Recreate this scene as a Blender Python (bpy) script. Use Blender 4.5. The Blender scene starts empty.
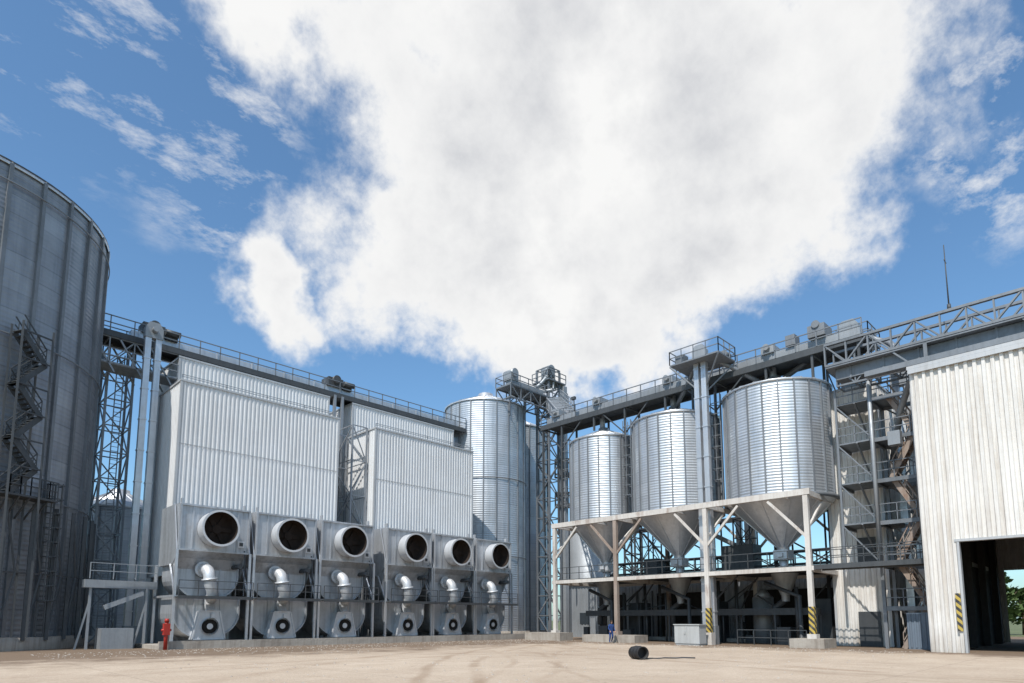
import bpy, math, random
from mathutils import Vector, Matrix
random.seed(7)
sc = bpy.context.scene

# ------------------------------------------------------------------ materials
def new_mat(name):
    m = bpy.data.materials.new(name); m.use_nodes = True
    nt = m.node_tree; b = nt.nodes["Principled BSDF"]
    return m, nt, b
def N(nt, t, **kw):
    n = nt.nodes.new(t)
    for k, v in kw.items(): setattr(n, k, v)
    return n
def math_n(nt, op, a, b=None, c=None, clamp=False):
    n = nt.nodes.new('ShaderNodeMath'); n.operation = op; n.use_clamp = clamp
    for i, s in enumerate((a, b, c)):
        if s is None: continue
        if isinstance(s, (int, float)): n.inputs[i].default_value = s
        else: nt.links.new(s, n.inputs[i])
    return n.outputs[0]
def mixc(nt, fac, a, b, bt='MIX'):
    n = nt.nodes.new('ShaderNodeMix'); n.data_type = 'RGBA'; n.blend_type = bt
    for idx, s in ((0, fac), (6, a), (7, b)):
        if isinstance(s, (int, float)): n.inputs[idx].default_value = s
        elif isinstance(s, tuple): n.inputs[idx].default_value = (*s[:3], 1)
        else: nt.links.new(s, n.inputs[idx])
    return n.outputs[2]
def noise(nt, vec, scale, detail=4, rough=.55):
    n = nt.nodes.new('ShaderNodeTexNoise'); n.inputs['Scale'].default_value = scale
    n.inputs['Detail'].default_value = detail; n.inputs['Roughness'].default_value = rough
    if vec is not None: nt.links.new(vec, n.inputs['Vector'])
    return n.outputs['Fac']
def mapr(nt, v, a, b, c=0., d=1.):
    n = nt.nodes.new('ShaderNodeMapRange'); nt.links.new(v, n.inputs[0])
    for i, x in enumerate((a, b, c, d)): n.inputs[i+1].default_value = x
    return n.outputs[0]
def scalev(nt, vec, s):
    n = nt.nodes.new('ShaderNodeMapping'); n.inputs['Scale'].default_value = s
    nt.links.new(vec, n.inputs[0]); return n.outputs[0]

def weathered(name, col, dark, rough=.5, metal=0., patch=.35, streak=.4, rust=0., bump=.0, spec=.4, dirt_z=None):
    m, nt, b = new_mat(name)
    tc = N(nt, 'ShaderNodeTexCoord').outputs['Object']
    oi = N(nt, 'ShaderNodeObjectInfo')
    add = N(nt, 'ShaderNodeVectorMath', operation='ADD'); nt.links.new(tc, add.inputs[0])
    nt.links.new(math_n(nt, 'MULTIPLY', oi.outputs['Random'], 37.), add.inputs[1])
    v = add.outputs[0]
    n1 = mapr(nt, noise(nt, v, .35, 3), .35, .7)
    n2 = mapr(nt, noise(nt, scalev(nt, v, (2.2, 2.2, .10)), 1.7, 4, .7), .46, .72)
    n3 = mapr(nt, noise(nt, v, 3., 3, .7), .3, .7)
    f = math_n(nt, 'ADD', math_n(nt, 'MULTIPLY', n1, patch), math_n(nt, 'MULTIPLY', n2, streak))
    f = math_n(nt, 'ADD', f, math_n(nt, 'MULTIPLY', n3, .18), clamp=True)
    c = mixc(nt, f, col, dark)
    if dirt_z:
        sp = N(nt, 'ShaderNodeSeparateXYZ'); nt.links.new(tc, sp.inputs[0])
        dz = math_n(nt, 'MULTIPLY', mapr(nt, sp.outputs[2], dirt_z, 0, 0, 1), mapr(nt, n2, 0, 1, .35, 1), clamp=True)
        c = mixc(nt, math_n(nt, 'MULTIPLY', dz, .7, clamp=True), c, (.24,.19,.14))
    if rust > 0:
        r = mapr(nt, noise(nt, scalev(nt, v, (1, 1, .35)), 1.1, 6, .7), .62-.12*rust, .72-.08*rust)
        c = mixc(nt, math_n(nt, 'MULTIPLY', r, min(1, rust)), c, (.17, .075, .035))
    nt.links.new(c, b.inputs['Base Color'])
    nt.links.new(mapr(nt, n3, 0, 1, rough-.08, min(1, rough+.12)), b.inputs['Roughness'])
    b.inputs['Metallic'].default_value = metal
    b.inputs['Specular IOR Level'].default_value = spec
    if bump:
        bp = N(nt, 'ShaderNodeBump'); bp.inputs['Strength'].default_value = bump; bp.inputs['Distance'].default_value = .05
        nt.links.new(n3, bp.inputs['Height']); nt.links.new(bp.outputs[0], b.inputs['Normal'])
    return m

def silo_mat(name, col, dark, nsheet, pitch=.22, strength=.5, hs=1.15, metal=.55, rough=.42, var=.4):
    m, nt, b = new_mat(name)
    tc = N(nt, 'ShaderNodeTexCoord').outputs['Object']
    sp = N(nt, 'ShaderNodeSeparateXYZ'); nt.links.new(tc, sp.inputs[0])
    ang = math_n(nt, 'ARCTAN2', sp.outputs[1], sp.outputs[0])
    a = math_n(nt, 'MULTIPLY', ang, nsheet/(2*math.pi))
    row = math_n(nt, 'DIVIDE', sp.outputs[2], hs)
    rowi = math_n(nt, 'FLOOR', row)
    a2 = math_n(nt, 'FLOOR', math_n(nt, 'ADD', a, .5))
    cb = N(nt, 'ShaderNodeCombineXYZ'); nt.links.new(a2, cb.inputs[0]); nt.links.new(rowi, cb.inputs[1])
    wn = N(nt, 'ShaderNodeTexWhiteNoise'); nt.links.new(cb.outputs[0], wn.inputs[0])
    cb2 = N(nt, 'ShaderNodeCombineXYZ'); nt.links.new(a2, cb2.inputs[0])
    wn2 = N(nt, 'ShaderNodeTexWhiteNoise'); nt.links.new(cb2.outputs[0], wn2.inputs[0])
    st = mapr(nt, noise(nt, scalev(nt, tc, (1.6, 1.6, .1)), 1.4, 4, .65), .42, .75)
    pt = mapr(nt, noise(nt, tc, .5, 4, .6), .3, .7)
    f = math_n(nt, 'ADD', math_n(nt, 'MULTIPLY', wn.outputs[0], var*.55), math_n(nt, 'MULTIPLY', st, .4))
    f = math_n(nt, 'ADD', f, math_n(nt, 'MULTIPLY', wn2.outputs[0], var*.7))
    f = math_n(nt, 'ADD', f, math_n(nt, 'MULTIPLY', pt, .25), clamp=True)
    fr = math_n(nt, 'FRACT', row)
    seam = math_n(nt, 'LESS_THAN', fr, .05)
    f = math_n(nt, 'ADD', f, math_n(nt, 'MULTIPLY', seam, .3), clamp=True)
    nt.links.new(mixc(nt, f, col, dark), b.inputs['Base Color'])
    b.inputs['Metallic'].default_value = metal
    nt.links.new(mapr(nt, pt, 0, 1, rough-.06, rough+.14), b.inputs['Roughness'])
    w = math_n(nt, 'SINE', math_n(nt, 'MULTIPLY', sp.outputs[2], 2*math.pi/pitch))
    bp = N(nt, 'ShaderNodeBump'); bp.inputs['Strength'].default_value = strength; bp.inputs['Distance'].default_value = .03
    nt.links.new(w, bp.inputs['Height']); nt.links.new(bp.outputs[0], b.inputs['Normal'])
    return m

WHITE = weathered("white_sheet", (.66,.665,.67), (.46,.45,.44), .5, 0, .25, .35, 0)
WHITE2 = weathered("cream_sheet", (.71,.695,.665), (.42,.375,.325), .5, 0, .22, .65, .0, dirt_z=1.6)
TRIM = weathered("trim_sheet", (.48,.49,.50), (.33,.33,.33), .5, .2)
GALV = weathered("galvanised_steel", (.66,.67,.69), (.36,.37,.39), .38, .65, .35, .35, 0)
GALVD = weathered("galvanised_dull", (.34,.36,.38), (.18,.19,.20), .5, .4, .4, .3, 0)
RIB = weathered("stiffener_steel", (.22,.235,.255), (.11,.12,.13), .55, .4, .4, .3, 0)
FANM = weathered("fan_housing_metal", (.50,.52,.55), (.26,.265,.27), .42, .5, .35, .6, .15)
FANR = weathered("fan_rim_white", (.62,.63,.65), (.42,.42,.42), .42, .35)
DARK = weathered("dark_steel", (.085,.09,.095), (.04,.045,.05), .55, .3)
STEEL = weathered("structural_galvanised", (.31,.33,.355), (.16,.17,.185), .5, .35)
BLACK = weathered("unlit_interior", (.03,.024,.02), (.012,.011,.01), .85, 0)  # near-black colour stands in for the shade inside openings
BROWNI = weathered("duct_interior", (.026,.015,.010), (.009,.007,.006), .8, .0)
FRAME = weathered("frame_paint", (.60,.575,.54), (.34,.29,.25), .55, .0, .3, .45, .5)
RUSTY = weathered("rusty_frame", (.34,.28,.24), (.18,.13,.10), .7, .0, .4, .4, .8)
CONC = weathered("concrete", (.40,.365,.32), (.20,.165,.135), .85, 0, .5, .5, 0, .3)
RED = weathered("red_paint", (.42,.03,.02), (.25,.03,.02), .5)
BLUEC = weathered("blue_cloth", (.025,.06,.19), (.015,.035,.12), .9)
SKIN = weathered("skin", (.45,.26,.18), (.38,.2,.14), .6)
HAIR = weathered("hair", (.03,.02,.015), (.02,.015,.01), .8)
RUBBER = weathered("black_plastic", (.02,.02,.022), (.012,.012,.012), .6)
BARK = weathered("bark", (.09,.06,.04), (.05,.035,.025), .9)
CAB = weathered("cabinet_grey", (.44,.45,.45), (.3,.3,.29), .5)
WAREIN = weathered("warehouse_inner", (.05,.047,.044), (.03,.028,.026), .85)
GLASS = weathered("window_glass", (.04,.05,.06), (.03,.035,.04), .15)
def hazard():
    m, nt, b = new_mat("hazard_stripes")
    tc = N(nt, 'ShaderNodeTexCoord').outputs['Object']
    sp = N(nt, 'ShaderNodeSeparateXYZ'); nt.links.new(tc, sp.inputs[0])
    s = math_n(nt, 'ADD', math_n(nt, 'ADD', sp.outputs[0], math_n(nt, 'MULTIPLY', sp.outputs[1], -1.)), sp.outputs[2])
    f = math_n(nt, 'LESS_THAN', math_n(nt, 'FRACT', math_n(nt, 'MULTIPLY', s, 2.4)), .5)
    c = mixc(nt, f, (.46,.33,.06), (.03,.03,.03))
    c = mixc(nt, mapr(nt, noise(nt, tc, 6, 4, .7), .5, .75, 0, .7), c, (.26,.24,.21))
    nt.links.new(c, b.inputs['Base Color'])
    b.inputs['Roughness'].default_value = .6
    return m
HAZ = hazard()
def leafmat():
    m, nt, b = new_mat("foliage")
    g = N(nt, 'ShaderNodeNewGeometry')
    c = mixc(nt, noise(nt, g.outputs['Position'], .25, 3), (.035,.07,.018), (.10,.15,.04))
    nt.links.new(c, b.inputs['Base Color']); b.inputs['Roughness'].default_value = .7
    return m
LEAF = leafmat()
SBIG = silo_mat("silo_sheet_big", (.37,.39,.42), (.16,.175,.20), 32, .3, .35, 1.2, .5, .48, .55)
SMID = silo_mat("silo_sheet_mid", (.60,.63,.67), (.30,.33,.36), 20, .25, .3, 1.15, .65, .45)
SHOP = silo_mat("silo_sheet_hopper", (.72,.74,.76), (.38,.40,.43), 22, .22, .32, 1.1, .72, .38)

# ------------------------------------------------------------------ geometry accumulators
class G:
    def __init__(s): s.v=[]; s.f=[]; s.m=[]; s.s=[]
    def quad(s, a,b,c,d,m=0,sm=False):
        i=len(s.v); s.v += [tuple(a),tuple(b),tuple(c),tuple(d)]; s.f.append((i,i+1,i+2,i+3)); s.m.append(m); s.s.append(sm)
    def poly(s, pts, m=0):
        i=len(s.v); s.v += [tuple(p) for p in pts]; s.f.append(tuple(range(i,i+len(pts)))); s.m.append(m); s.s.append(False)
    def hexa(s, p, m=0):
        i=len(s.v); s.v += [tuple(x) for x in p]
        for q in ((0,3,2,1),(4,5,6,7),(0,1,5,4),(1,2,6,5),(2,3,7,6),(3,0,4,7)):
            s.f.append(tuple(i+k for k in q)); s.m.append(m); s.s.append(False)
    def box(s, x0,y0,z0,x1,y1,z1,m=0):
        if x0>x1: x0,x1=x1,x0
        if y0>y1: y0,y1=y1,y0
        if z0>z1: z0,z1=z1,z0
        s.hexa([(x0,y0,z0),(x1,y0,z0),(x1,y1,z0),(x0,y1,z0),(x0,y0,z1),(x1,y0,z1),(x1,y1,z1),(x0,y1,z1)],m)
    def beam(s, p, q, w, h=None, m=0):
        h = h or w; p=Vector(p); q=Vector(q); d=(q-p)
        if d.length<1e-6: return
        d.normalize(); up=Vector((0,0,1)) if abs(d.z)<.95 else Vector((1,0,0))
        sx=d.cross(up).normalized(); sz=sx.cross(d).normalized()
        c=[(-1,-1),(1,-1),(1,1),(-1,1)]
        s.hexa([p+sx*a*w/2+sz*b*h/2 for a,b in c]+[q+sx*a*w/2+sz*b*h/2 for a,b in c],m)
    def cyl(s, p, q, r0, r1=None, n=16, m=0, c0=True, c1=True):
        r1 = r0 if r1 is None else r1; p=Vector(p); q=Vector(q); d=(q-p).normalized()
        up=Vector((0,0,1)) if abs(d.z)<.95 else Vector((1,0,0))
        sx=d.cross(up).normalized(); sy=sx.cross(d).normalized(); i=len(s.v)
        for k in range(n):
            t=2*math.pi*k/n; o=sx*math.cos(t)+sy*math.sin(t)
            s.v += [tuple(p+o*r0), tuple(q+o*r1)]
        for k in range(n):
            a=i+2*k; b=i+2*((k+1)%n); s.f.append((a,b,b+1,a+1)); s.m.append(m); s.s.append(True)
        if c0: s.f.append(tuple(i+2*k for k in range(n))[::-1]); s.m.append(m); s.s.append(False)
        if c1: s.f.append(tuple(i+2*k+1 for k in range(n))); s.m.append(m); s.s.append(False)
    def pipe(s, pts, r, n=14, m=0, cap=True):
        pts=[Vector(p) for p in pts]; rings=[]
        for k,p in enumerate(pts):
            d=(pts[min(k+1,len(pts)-1)]-pts[max(k-1,0)]).normalized()
            up=Vector((1,0,0)) if abs(d.x)<.9 else Vector((0,0,1))
            sx=d.cross(up).normalized(); sy=sx.cross(d).normalized()
            rr = r[k] if isinstance(r,(list,tuple)) else r
            i=len(s.v); s.v += [tuple(p+(sx*math.cos(2*math.pi*j/n)+sy*math.sin(2*math.pi*j/n))*rr) for j in range(n)]; rings.append(i)
        for a,b in zip(rings,rings[1:]):
            for j in range(n):
                s.f.append((a+j,a+(j+1)%n,b+(j+1)%n,b+j)); s.m.append(m); s.s.append(True)
        if cap:
            for a in (rings[0],rings[-1]): s.f.append(tuple(a+j for j in range(n))); s.m.append(m); s.s.append(False)
    def lathe(s, prof, n=48, m=0, c=(0,0)):
        i=len(s.v)
        for r,z in prof:
            for k in range(n):
                t=2*math.pi*k/n; s.v.append((c[0]+r*math.cos(t), c[1]+r*math.sin(t), z))
        for j in range(len(prof)-1):
            for k in range(n):
                a=i+j*n+k; b=i+j*n+(k+1)%n; s.f.append((a,b,b+n,a+n)); s.m.append(m); s.s.append(True)
    def corr(s, p0, p1, z0, z1, pitch=.4, dep=.06, m=0):
        """trapezoid sheet wall from p0 to p1 (xy), outward = right-hand side of p0->p1"""
        p0=Vector((*p0,0)); p1=Vector((*p1,0)); d=p1-p0; L=d.length; d.normalize(); nrm=Vector((d.y,-d.x,0))
        n=max(1,round(L/pitch)); pt=L/n; pos=[]
        for k in range(n):
            for u,o in ((0,0),(.42,0),(.52,dep),(.90,dep)): pos.append((k*pt+u*pt,o))
        pos.append((L,0))
        for (u0,o0),(u1,o1) in zip(pos,pos[1:]):
            a=p0+d*u0+nrm*o0; b=p0+d*u1+nrm*o1
            s.quad((a.x,a.y,z0),(b.x,b.y,z0),(b.x,b.y,z1),(a.x,a.y,z1),m)
    def rail(s, p, q, h=1.1, step=1.5, t=.06, m=0, mid=2):
        p=Vector(p); q=Vector(q); L=(q-p).length; n=max(1,round(L/step)); z=Vector((0,0,1))
        for k in range(n+1):
            a=p+(q-p)*k/n; s.beam(a,a+z*h,t,t,m)
        for j in range(mid):
            o=z*(h*(j+1)/mid); s.beam(p+o,q+o,t,t,m)
    def lattice(s, x0,y0,x1,y1,z0,z1,step,t=.14,d=.08,m=0):
        c=[(x0,y0),(x1,y0),(x1,y1),(x0,y1)]
        for x,y in c: s.beam((x,y,z0),(x,y,z1),t,t,m)
        n=max(1,round((z1-z0)/step)); st=(z1-z0)/n
        for k in range(n):
            for j in range(4):
                a=c[j]; b=c[(j+1)%4]; za=z0+k*st; zb=za+st
                s.beam((*a,zb),(*b,zb),d,d,m)
                if (k+j)%2: a,b=b,a
                s.beam((*a,za),(*b,zb),d,d,m)
    def truss(s, p, q, w, h, step, t=.14, d=.09, m=0):
        p=Vector(p); q=Vector(q); D=(q-p); L=D.length; D.normalize(); side=D.cross(Vector((0,0,1))).normalized(); z=Vector((0,0,1))
        n=max(1,round(L/step))
        for sg in (-.5,.5):
            o=side*w*sg
            s.beam(p+o,q+o,t,t,m); s.beam(p+o+z*h,q+o+z*h,t,t,m)
            for k in range(n+1):
                a=p+(q-p)*k/n+o; s.beam(a,a+z*h,d,d,m)
                if k<n:
                    b=p+(q-p)*(k+1)/n+o
                    s.beam(a if k%2 else a+z*h, b+z*h if k%2 else b, d,d,m)
        for k in range(n+1):
            a=p+(q-p)*k/n
            for zz in (0,h): s.beam(a-side*w/2+z*zz,a+side*w/2+z*zz,d,d,m)
    def stairs(s, p, q, w, side, n=10, m=0, railm=0):
        p=Vector(p); q=Vector(q); side=Vector(side); z=Vector((0,0,1))
        for sg in (0,1):
            o=side*w*sg; s.beam(p+o,q+o,.08,.3,m)
            s.beam(p+o+z*1.0,q+o+z*1.0,.06,.06,railm); s.beam(p+o+z*.5,q+o+z*.5,.05,.05,railm)
            for k in range(0,n+1,3):
                a=p+(q-p)*k/n+o; s.beam(a,a+z*1.0,.05,.05,railm)
        for k in range(n+1):
            a=p+(q-p)*k/n; s.beam(a,a+side*w,.28,.04,m)
    def ladder(s, x,y,z0,z1,d,w=.5,cage=True,m=0,t=.05):
        d=Vector((*d,0)).normalized(); sd=Vector((d.y,-d.x,0)); b=Vector((x,y,0)); z=Vector((0,0,1))
        for sg in (-1,1): s.beam(b+sd*w/2*sg+z*z0,b+sd*w/2*sg+z*z1,t+.02,t+.02,m)
        k=z0
        while k<z1: s.beam(b-sd*w/2+z*k,b+sd*w/2+z*k,.04,.04,m); k+=.35
        if cage:
            k=z0+2.2
            arc=[math.radians(a) for a in range(-90,91,30)]
            while k<z1:
                pp=[b+sd*.42*math.sin(a)+d*(.05+.72*math.cos(a))+z*k for a in arc]
                for u,v in zip(pp,pp[1:]): s.beam(u,v,t,t,m)
                k+=.9
            for a in arc[1:-1:2]:
                o=b+sd*.42*math.sin(a)+d*(.05+.72*math.cos(a)); s.beam(o+z*(z0+2.2),o+z*z1,t,t,m)
    def mesh(s, name, mats):
        me=bpy.data.meshes.new(name); me.from_pydata(s.v,[],s.f)
        for x in mats: me.materials.append(x)
        me.polygons.foreach_set('material_index',s.m); me.polygons.foreach_set('use_smooth',s.s); me.update()
        return me
    def obj(s, name, mats, parent=None):
        if not isinstance(mats,(list,tuple)): mats=[mats]
        o=bpy.data.objects.new(name,s.mesh(name,mats)); sc.collection.objects.link(o)
        if parent: o.parent=parent
        return o
def empty(name, loc=(0,0,0), rz=0):
    e=bpy.data.objects.new(name,None); sc.collection.objects.link(e); e.location=loc; e.rotation_euler=(0,0,rz); e.empty_display_size=.5
    return e
def inst(me, name, parent):
    o=bpy.data.objects.new(name,me); sc.collection.objects.link(o); o.parent=parent; return o

# ------------------------------------------------------------------ ground
def ground_mat():
    m, nt, b = new_mat("yard_concrete")
    g = N(nt,'ShaderNodeNewGeometry').outputs['Position']
    sp=N(nt,'ShaderNodeSeparateXYZ'); nt.links.new(g,sp.inputs[0])
    big=mapr(nt,noise(nt,g,.07,5,.6),.35,.68); mid=mapr(nt,noise(nt,g,.5,7,.68),.35,.7); fine=noise(nt,g,9,5,.75)
    c=mixc(nt,big,(.55,.455,.36),(.43,.345,.265))
    c=mixc(nt,math_n(nt,'MULTIPLY',mid,.55),c,(.34,.26,.19))
    c=mixc(nt,math_n(nt,'MULTIPLY',mapr(nt,fine,.35,.7),.5),c,(.25,.19,.14))
    wob=math_n(nt,'MULTIPLY',noise(nt,g,.12,2),1.6)
    brk=mapr(nt,noise(nt,g,.28,3,.6),.38,.60,.1,1)
    for cx,cy,R,w,am in ((60,-22,62.0,.30,.45),(60,-22,60.2,.30,.45),(60,-22,57.0,.22,.3),(-12,52,46,.25,.3),(-12,52,48,.25,.3),(50,-30,66.5,.5,.3),(-40,10,66,.3,.4),(-40,10,68,.3,.4),(90,-10,68,.4,.35),(90,-10,70,.35,.3),(20,-60,86,.35,.3),(20,-60,88,.35,.3)):
        dx=math_n(nt,'SUBTRACT',sp.outputs[0],cx); dy=math_n(nt,'SUBTRACT',sp.outputs[1],cy)
        r=math_n(nt,'SQRT',math_n(nt,'ADD',math_n(nt,'MULTIPLY',dx,dx),math_n(nt,'MULTIPLY',dy,dy)))
        r=math_n(nt,'ADD',r,wob)
        e=math_n(nt,'ABSOLUTE',math_n(nt,'SUBTRACT',r,R))
        k=mapr(nt,e,w,w*.3)
        k=math_n(nt,'MULTIPLY',math_n(nt,'MULTIPLY',k,brk),am)
        c=mixc(nt,k,c,(.23,.155,.10))
    # spilled dirt toward the plant, with the shadow band by the fans painted in
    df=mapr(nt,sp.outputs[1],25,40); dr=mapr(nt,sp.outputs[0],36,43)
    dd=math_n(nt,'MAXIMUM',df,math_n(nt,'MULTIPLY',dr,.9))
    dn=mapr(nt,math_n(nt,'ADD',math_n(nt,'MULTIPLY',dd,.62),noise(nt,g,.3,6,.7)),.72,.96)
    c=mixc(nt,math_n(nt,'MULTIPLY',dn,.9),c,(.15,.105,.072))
    ds=mapr(nt,noise(nt,scalev(nt,g,(1,.45,1)),.22,6,.65),.58,.68)
    c=mixc(nt,math_n(nt,'MULTIPLY',ds,.45),c,(.21,.155,.11))
    sx=noise(nt,g,1.6,4,.7)
    c=mixc(nt,mapr(nt,sx,.64,.70,0,.55),c,(.14,.105,.08))
    for ax in (0,1):
        fr=math_n(nt,'FRACT',math_n(nt,'DIVIDE',sp.outputs[ax],6.0))
        l=math_n(nt,'LESS_THAN',fr,.008)
        c=mixc(nt,math_n(nt,'MULTIPLY',l,.3),c,(.13,.105,.085))
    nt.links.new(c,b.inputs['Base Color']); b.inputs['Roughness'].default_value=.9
    b.inputs['Specular IOR Level'].default_value=.2
    bp=N(nt,'ShaderNodeBump'); bp.inputs['Strength'].default_value=.6; bp.inputs['Distance'].default_value=.05
    nt.links.new(math_n(nt,'ADD',fine,mid),bp.inputs['Height']); nt.links.new(bp.outputs[0],b.inputs['Normal'])
    return m
def grass_mat():
    m, nt, b = new_mat("field_grass")
    g = N(nt,'ShaderNodeNewGeometry').outputs['Position']
    c=mixc(nt,noise(nt,g,.05,6,.65),(.05,.08,.025),(.14,.14,.06)); nt.links.new(c,b.inputs['Base Color']); b.inputs['Roughness'].default_value=.9
    return m
g=G(); g.quad((-3000,-3000,-.004),(3000,-3000,-.004),(3000,3000,-.004),(-3000,3000,-.004)); g.obj("ground",grass_mat())
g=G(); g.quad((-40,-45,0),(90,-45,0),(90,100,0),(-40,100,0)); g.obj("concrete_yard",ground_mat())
g=G(); rg=random.Random(11)
for k in range(2600):
    t=rg.random()
    if t<.45: x=rg.uniform(6,44); y=42.8-abs(rg.gauss(0,3.5))
    elif t<.7: x=42.6-abs(rg.gauss(0,3)); y=rg.uniform(9,42)
    else: x=rg.uniform(8,40); y=rg.uniform(8,42)
    s=rg.uniform(.015,.06); h=s*.7
    a=rg.random()*6.28; c,s_=math.cos(a)*s,math.sin(a)*s
    base=[(x+c,y+s_,0),(x-s_,y+c,0),(x-c,y-s_,0),(x+s_,y-c,0)]; t=(x+s*.2,y,h)
    i=len(g.v); g.v+=base+[t]
    for j in range(4): g.f.append((i+j,i+(j+1)%4,i+4)); g.m.append(0); g.s.append(False)
g.obj("gravel_debris",CONC)

# ------------------------------------------------------------------ silos on the ground
def silo(name, cx, cy, R, H, roof, nrib, mat, z0=.6, ribw=.12, ribd=.1, rings=(), plinth=True, n=96):
    e=empty(name,(cx,cy,0))
    g=G(); g.lathe([(R,z0),(R,H)],n); g.obj("shell",mat,e)
    g=G()
    g.lathe([(R+.12,H-.12),(R+.18,H+.02),(.9,H+roof),(.9,H+roof+.4),(.01,H+roof+.5)],n)
    for k in range(nrib//2*2):
        t=2*math.pi*(k+.5)/nrib; a=Vector((math.cos(t),math.sin(t),0))
        g.beam(a*(R+.15)+Vector((0,0,H+.05)),a*.9+Vector((0,0,H+roof+.05)),.08,.1)
    g.obj("roof",GALV,e)
    g=G()
    for k in range(nrib):
        t=2*math.pi*(k+.5)/nrib; c,s_=math.cos(t),math.sin(t)
        q=Vector((c,s_,0)); sd=Vector((-s_,c,0))
        b=[q*(R-.02)-sd*ribw/2,q*(R-.02)+sd*ribw/2,q*(R+ribd)+sd*ribw/2,q*(R+ribd)-sd*ribw/2]
        g.hexa([x+Vector((0,0,z0)) for x in b]+[x+Vector((0,0,H)) for x in b],0)
    for z in rings: g.lathe([(R+ribd,z-.04),(R+ribd+.06,z-.04),(R+ribd+.06,z+.04),(R+ribd,z+.04)],n)
    g.obj("stiffeners",RIB,e)
    if plinth:
        g=G(); g.lathe([(R+.5,0),(R+.5,z0-.02),(R-.3,z0)],n); g.obj("foundation",CONC,e)
    return e
def pol(R,deg): t=math.radians(deg); return Vector((R*math.cos(t),R*math.sin(t),0))
Z=lambda z: Vector((0,0,z))
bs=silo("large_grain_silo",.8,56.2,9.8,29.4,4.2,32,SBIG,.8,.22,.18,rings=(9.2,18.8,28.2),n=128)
g=G()
def plat(zz,a0,a1):
    a=a0
    while a<a1:
        p=[pol(10.0,a),pol(11.2,a),pol(11.2,a+3),pol(10.0,a+3)]
        g.hexa([x+Z(zz) for x in p]+[x+Z(zz+.12) for x in p])
        g.rail(pol(11.15,a)+Z(zz+.12),pol(11.15,a+3)+Z(zz+.12),1.1,1.2,.06)
        g.beam(pol(10,a)+Z(zz-1.2),pol(11.1,a)+Z(zz),.08)
        a+=3
plat(9.0,-74,-53)
p=pol(10.25,-50.5); g.ladder(p.x,p.y,.8,10.3,(p.x,p.y),.6,True,0,.07)
for a_ in (-69,-60):
    for r_ in (10.15,11.3): g.beam(pol(r_,a_)+Z(.8),pol(r_,a_)+Z(19.4),.11)
zs=9.1;k=0
while zs<17.5:
    a=pol(10.3,-68.5+(k%2)*8); b=pol(10.3,-68.5+((k+1)%2)*8)
    g.stairs(a+Z(zs),b+Z(zs+1.63),.75,tuple(pol(1,-64)),7)
    g.beam(pol(11.3,-69)+Z(zs+1.63),pol(11.3,-60)+Z(zs+1.63),.08); zs+=1.63;k+=1
for a in range(-175,20,5):
    g.beam(pol(9.9,a)+Z(29.5),pol(9.9,a+5)+Z(29.5),.12)
for a in range(-75,-2,9):
    b0=pol(10.35,a); b1=pol(10.35,a+4.5)
    g.beam(b0+Z(.6),b0+Z(8.8),.2)
    g.beam(b0+Z(.8),b1+Z(4.6),.1); g.beam(b1+Z(4.6),b0+Z(8.6),.1)
    g.beam(b0+Z(4.6),pol(10.35,a+9)+Z(4.6),.1)
g.obj("ladder_and_platforms",DARK,bs)

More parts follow.
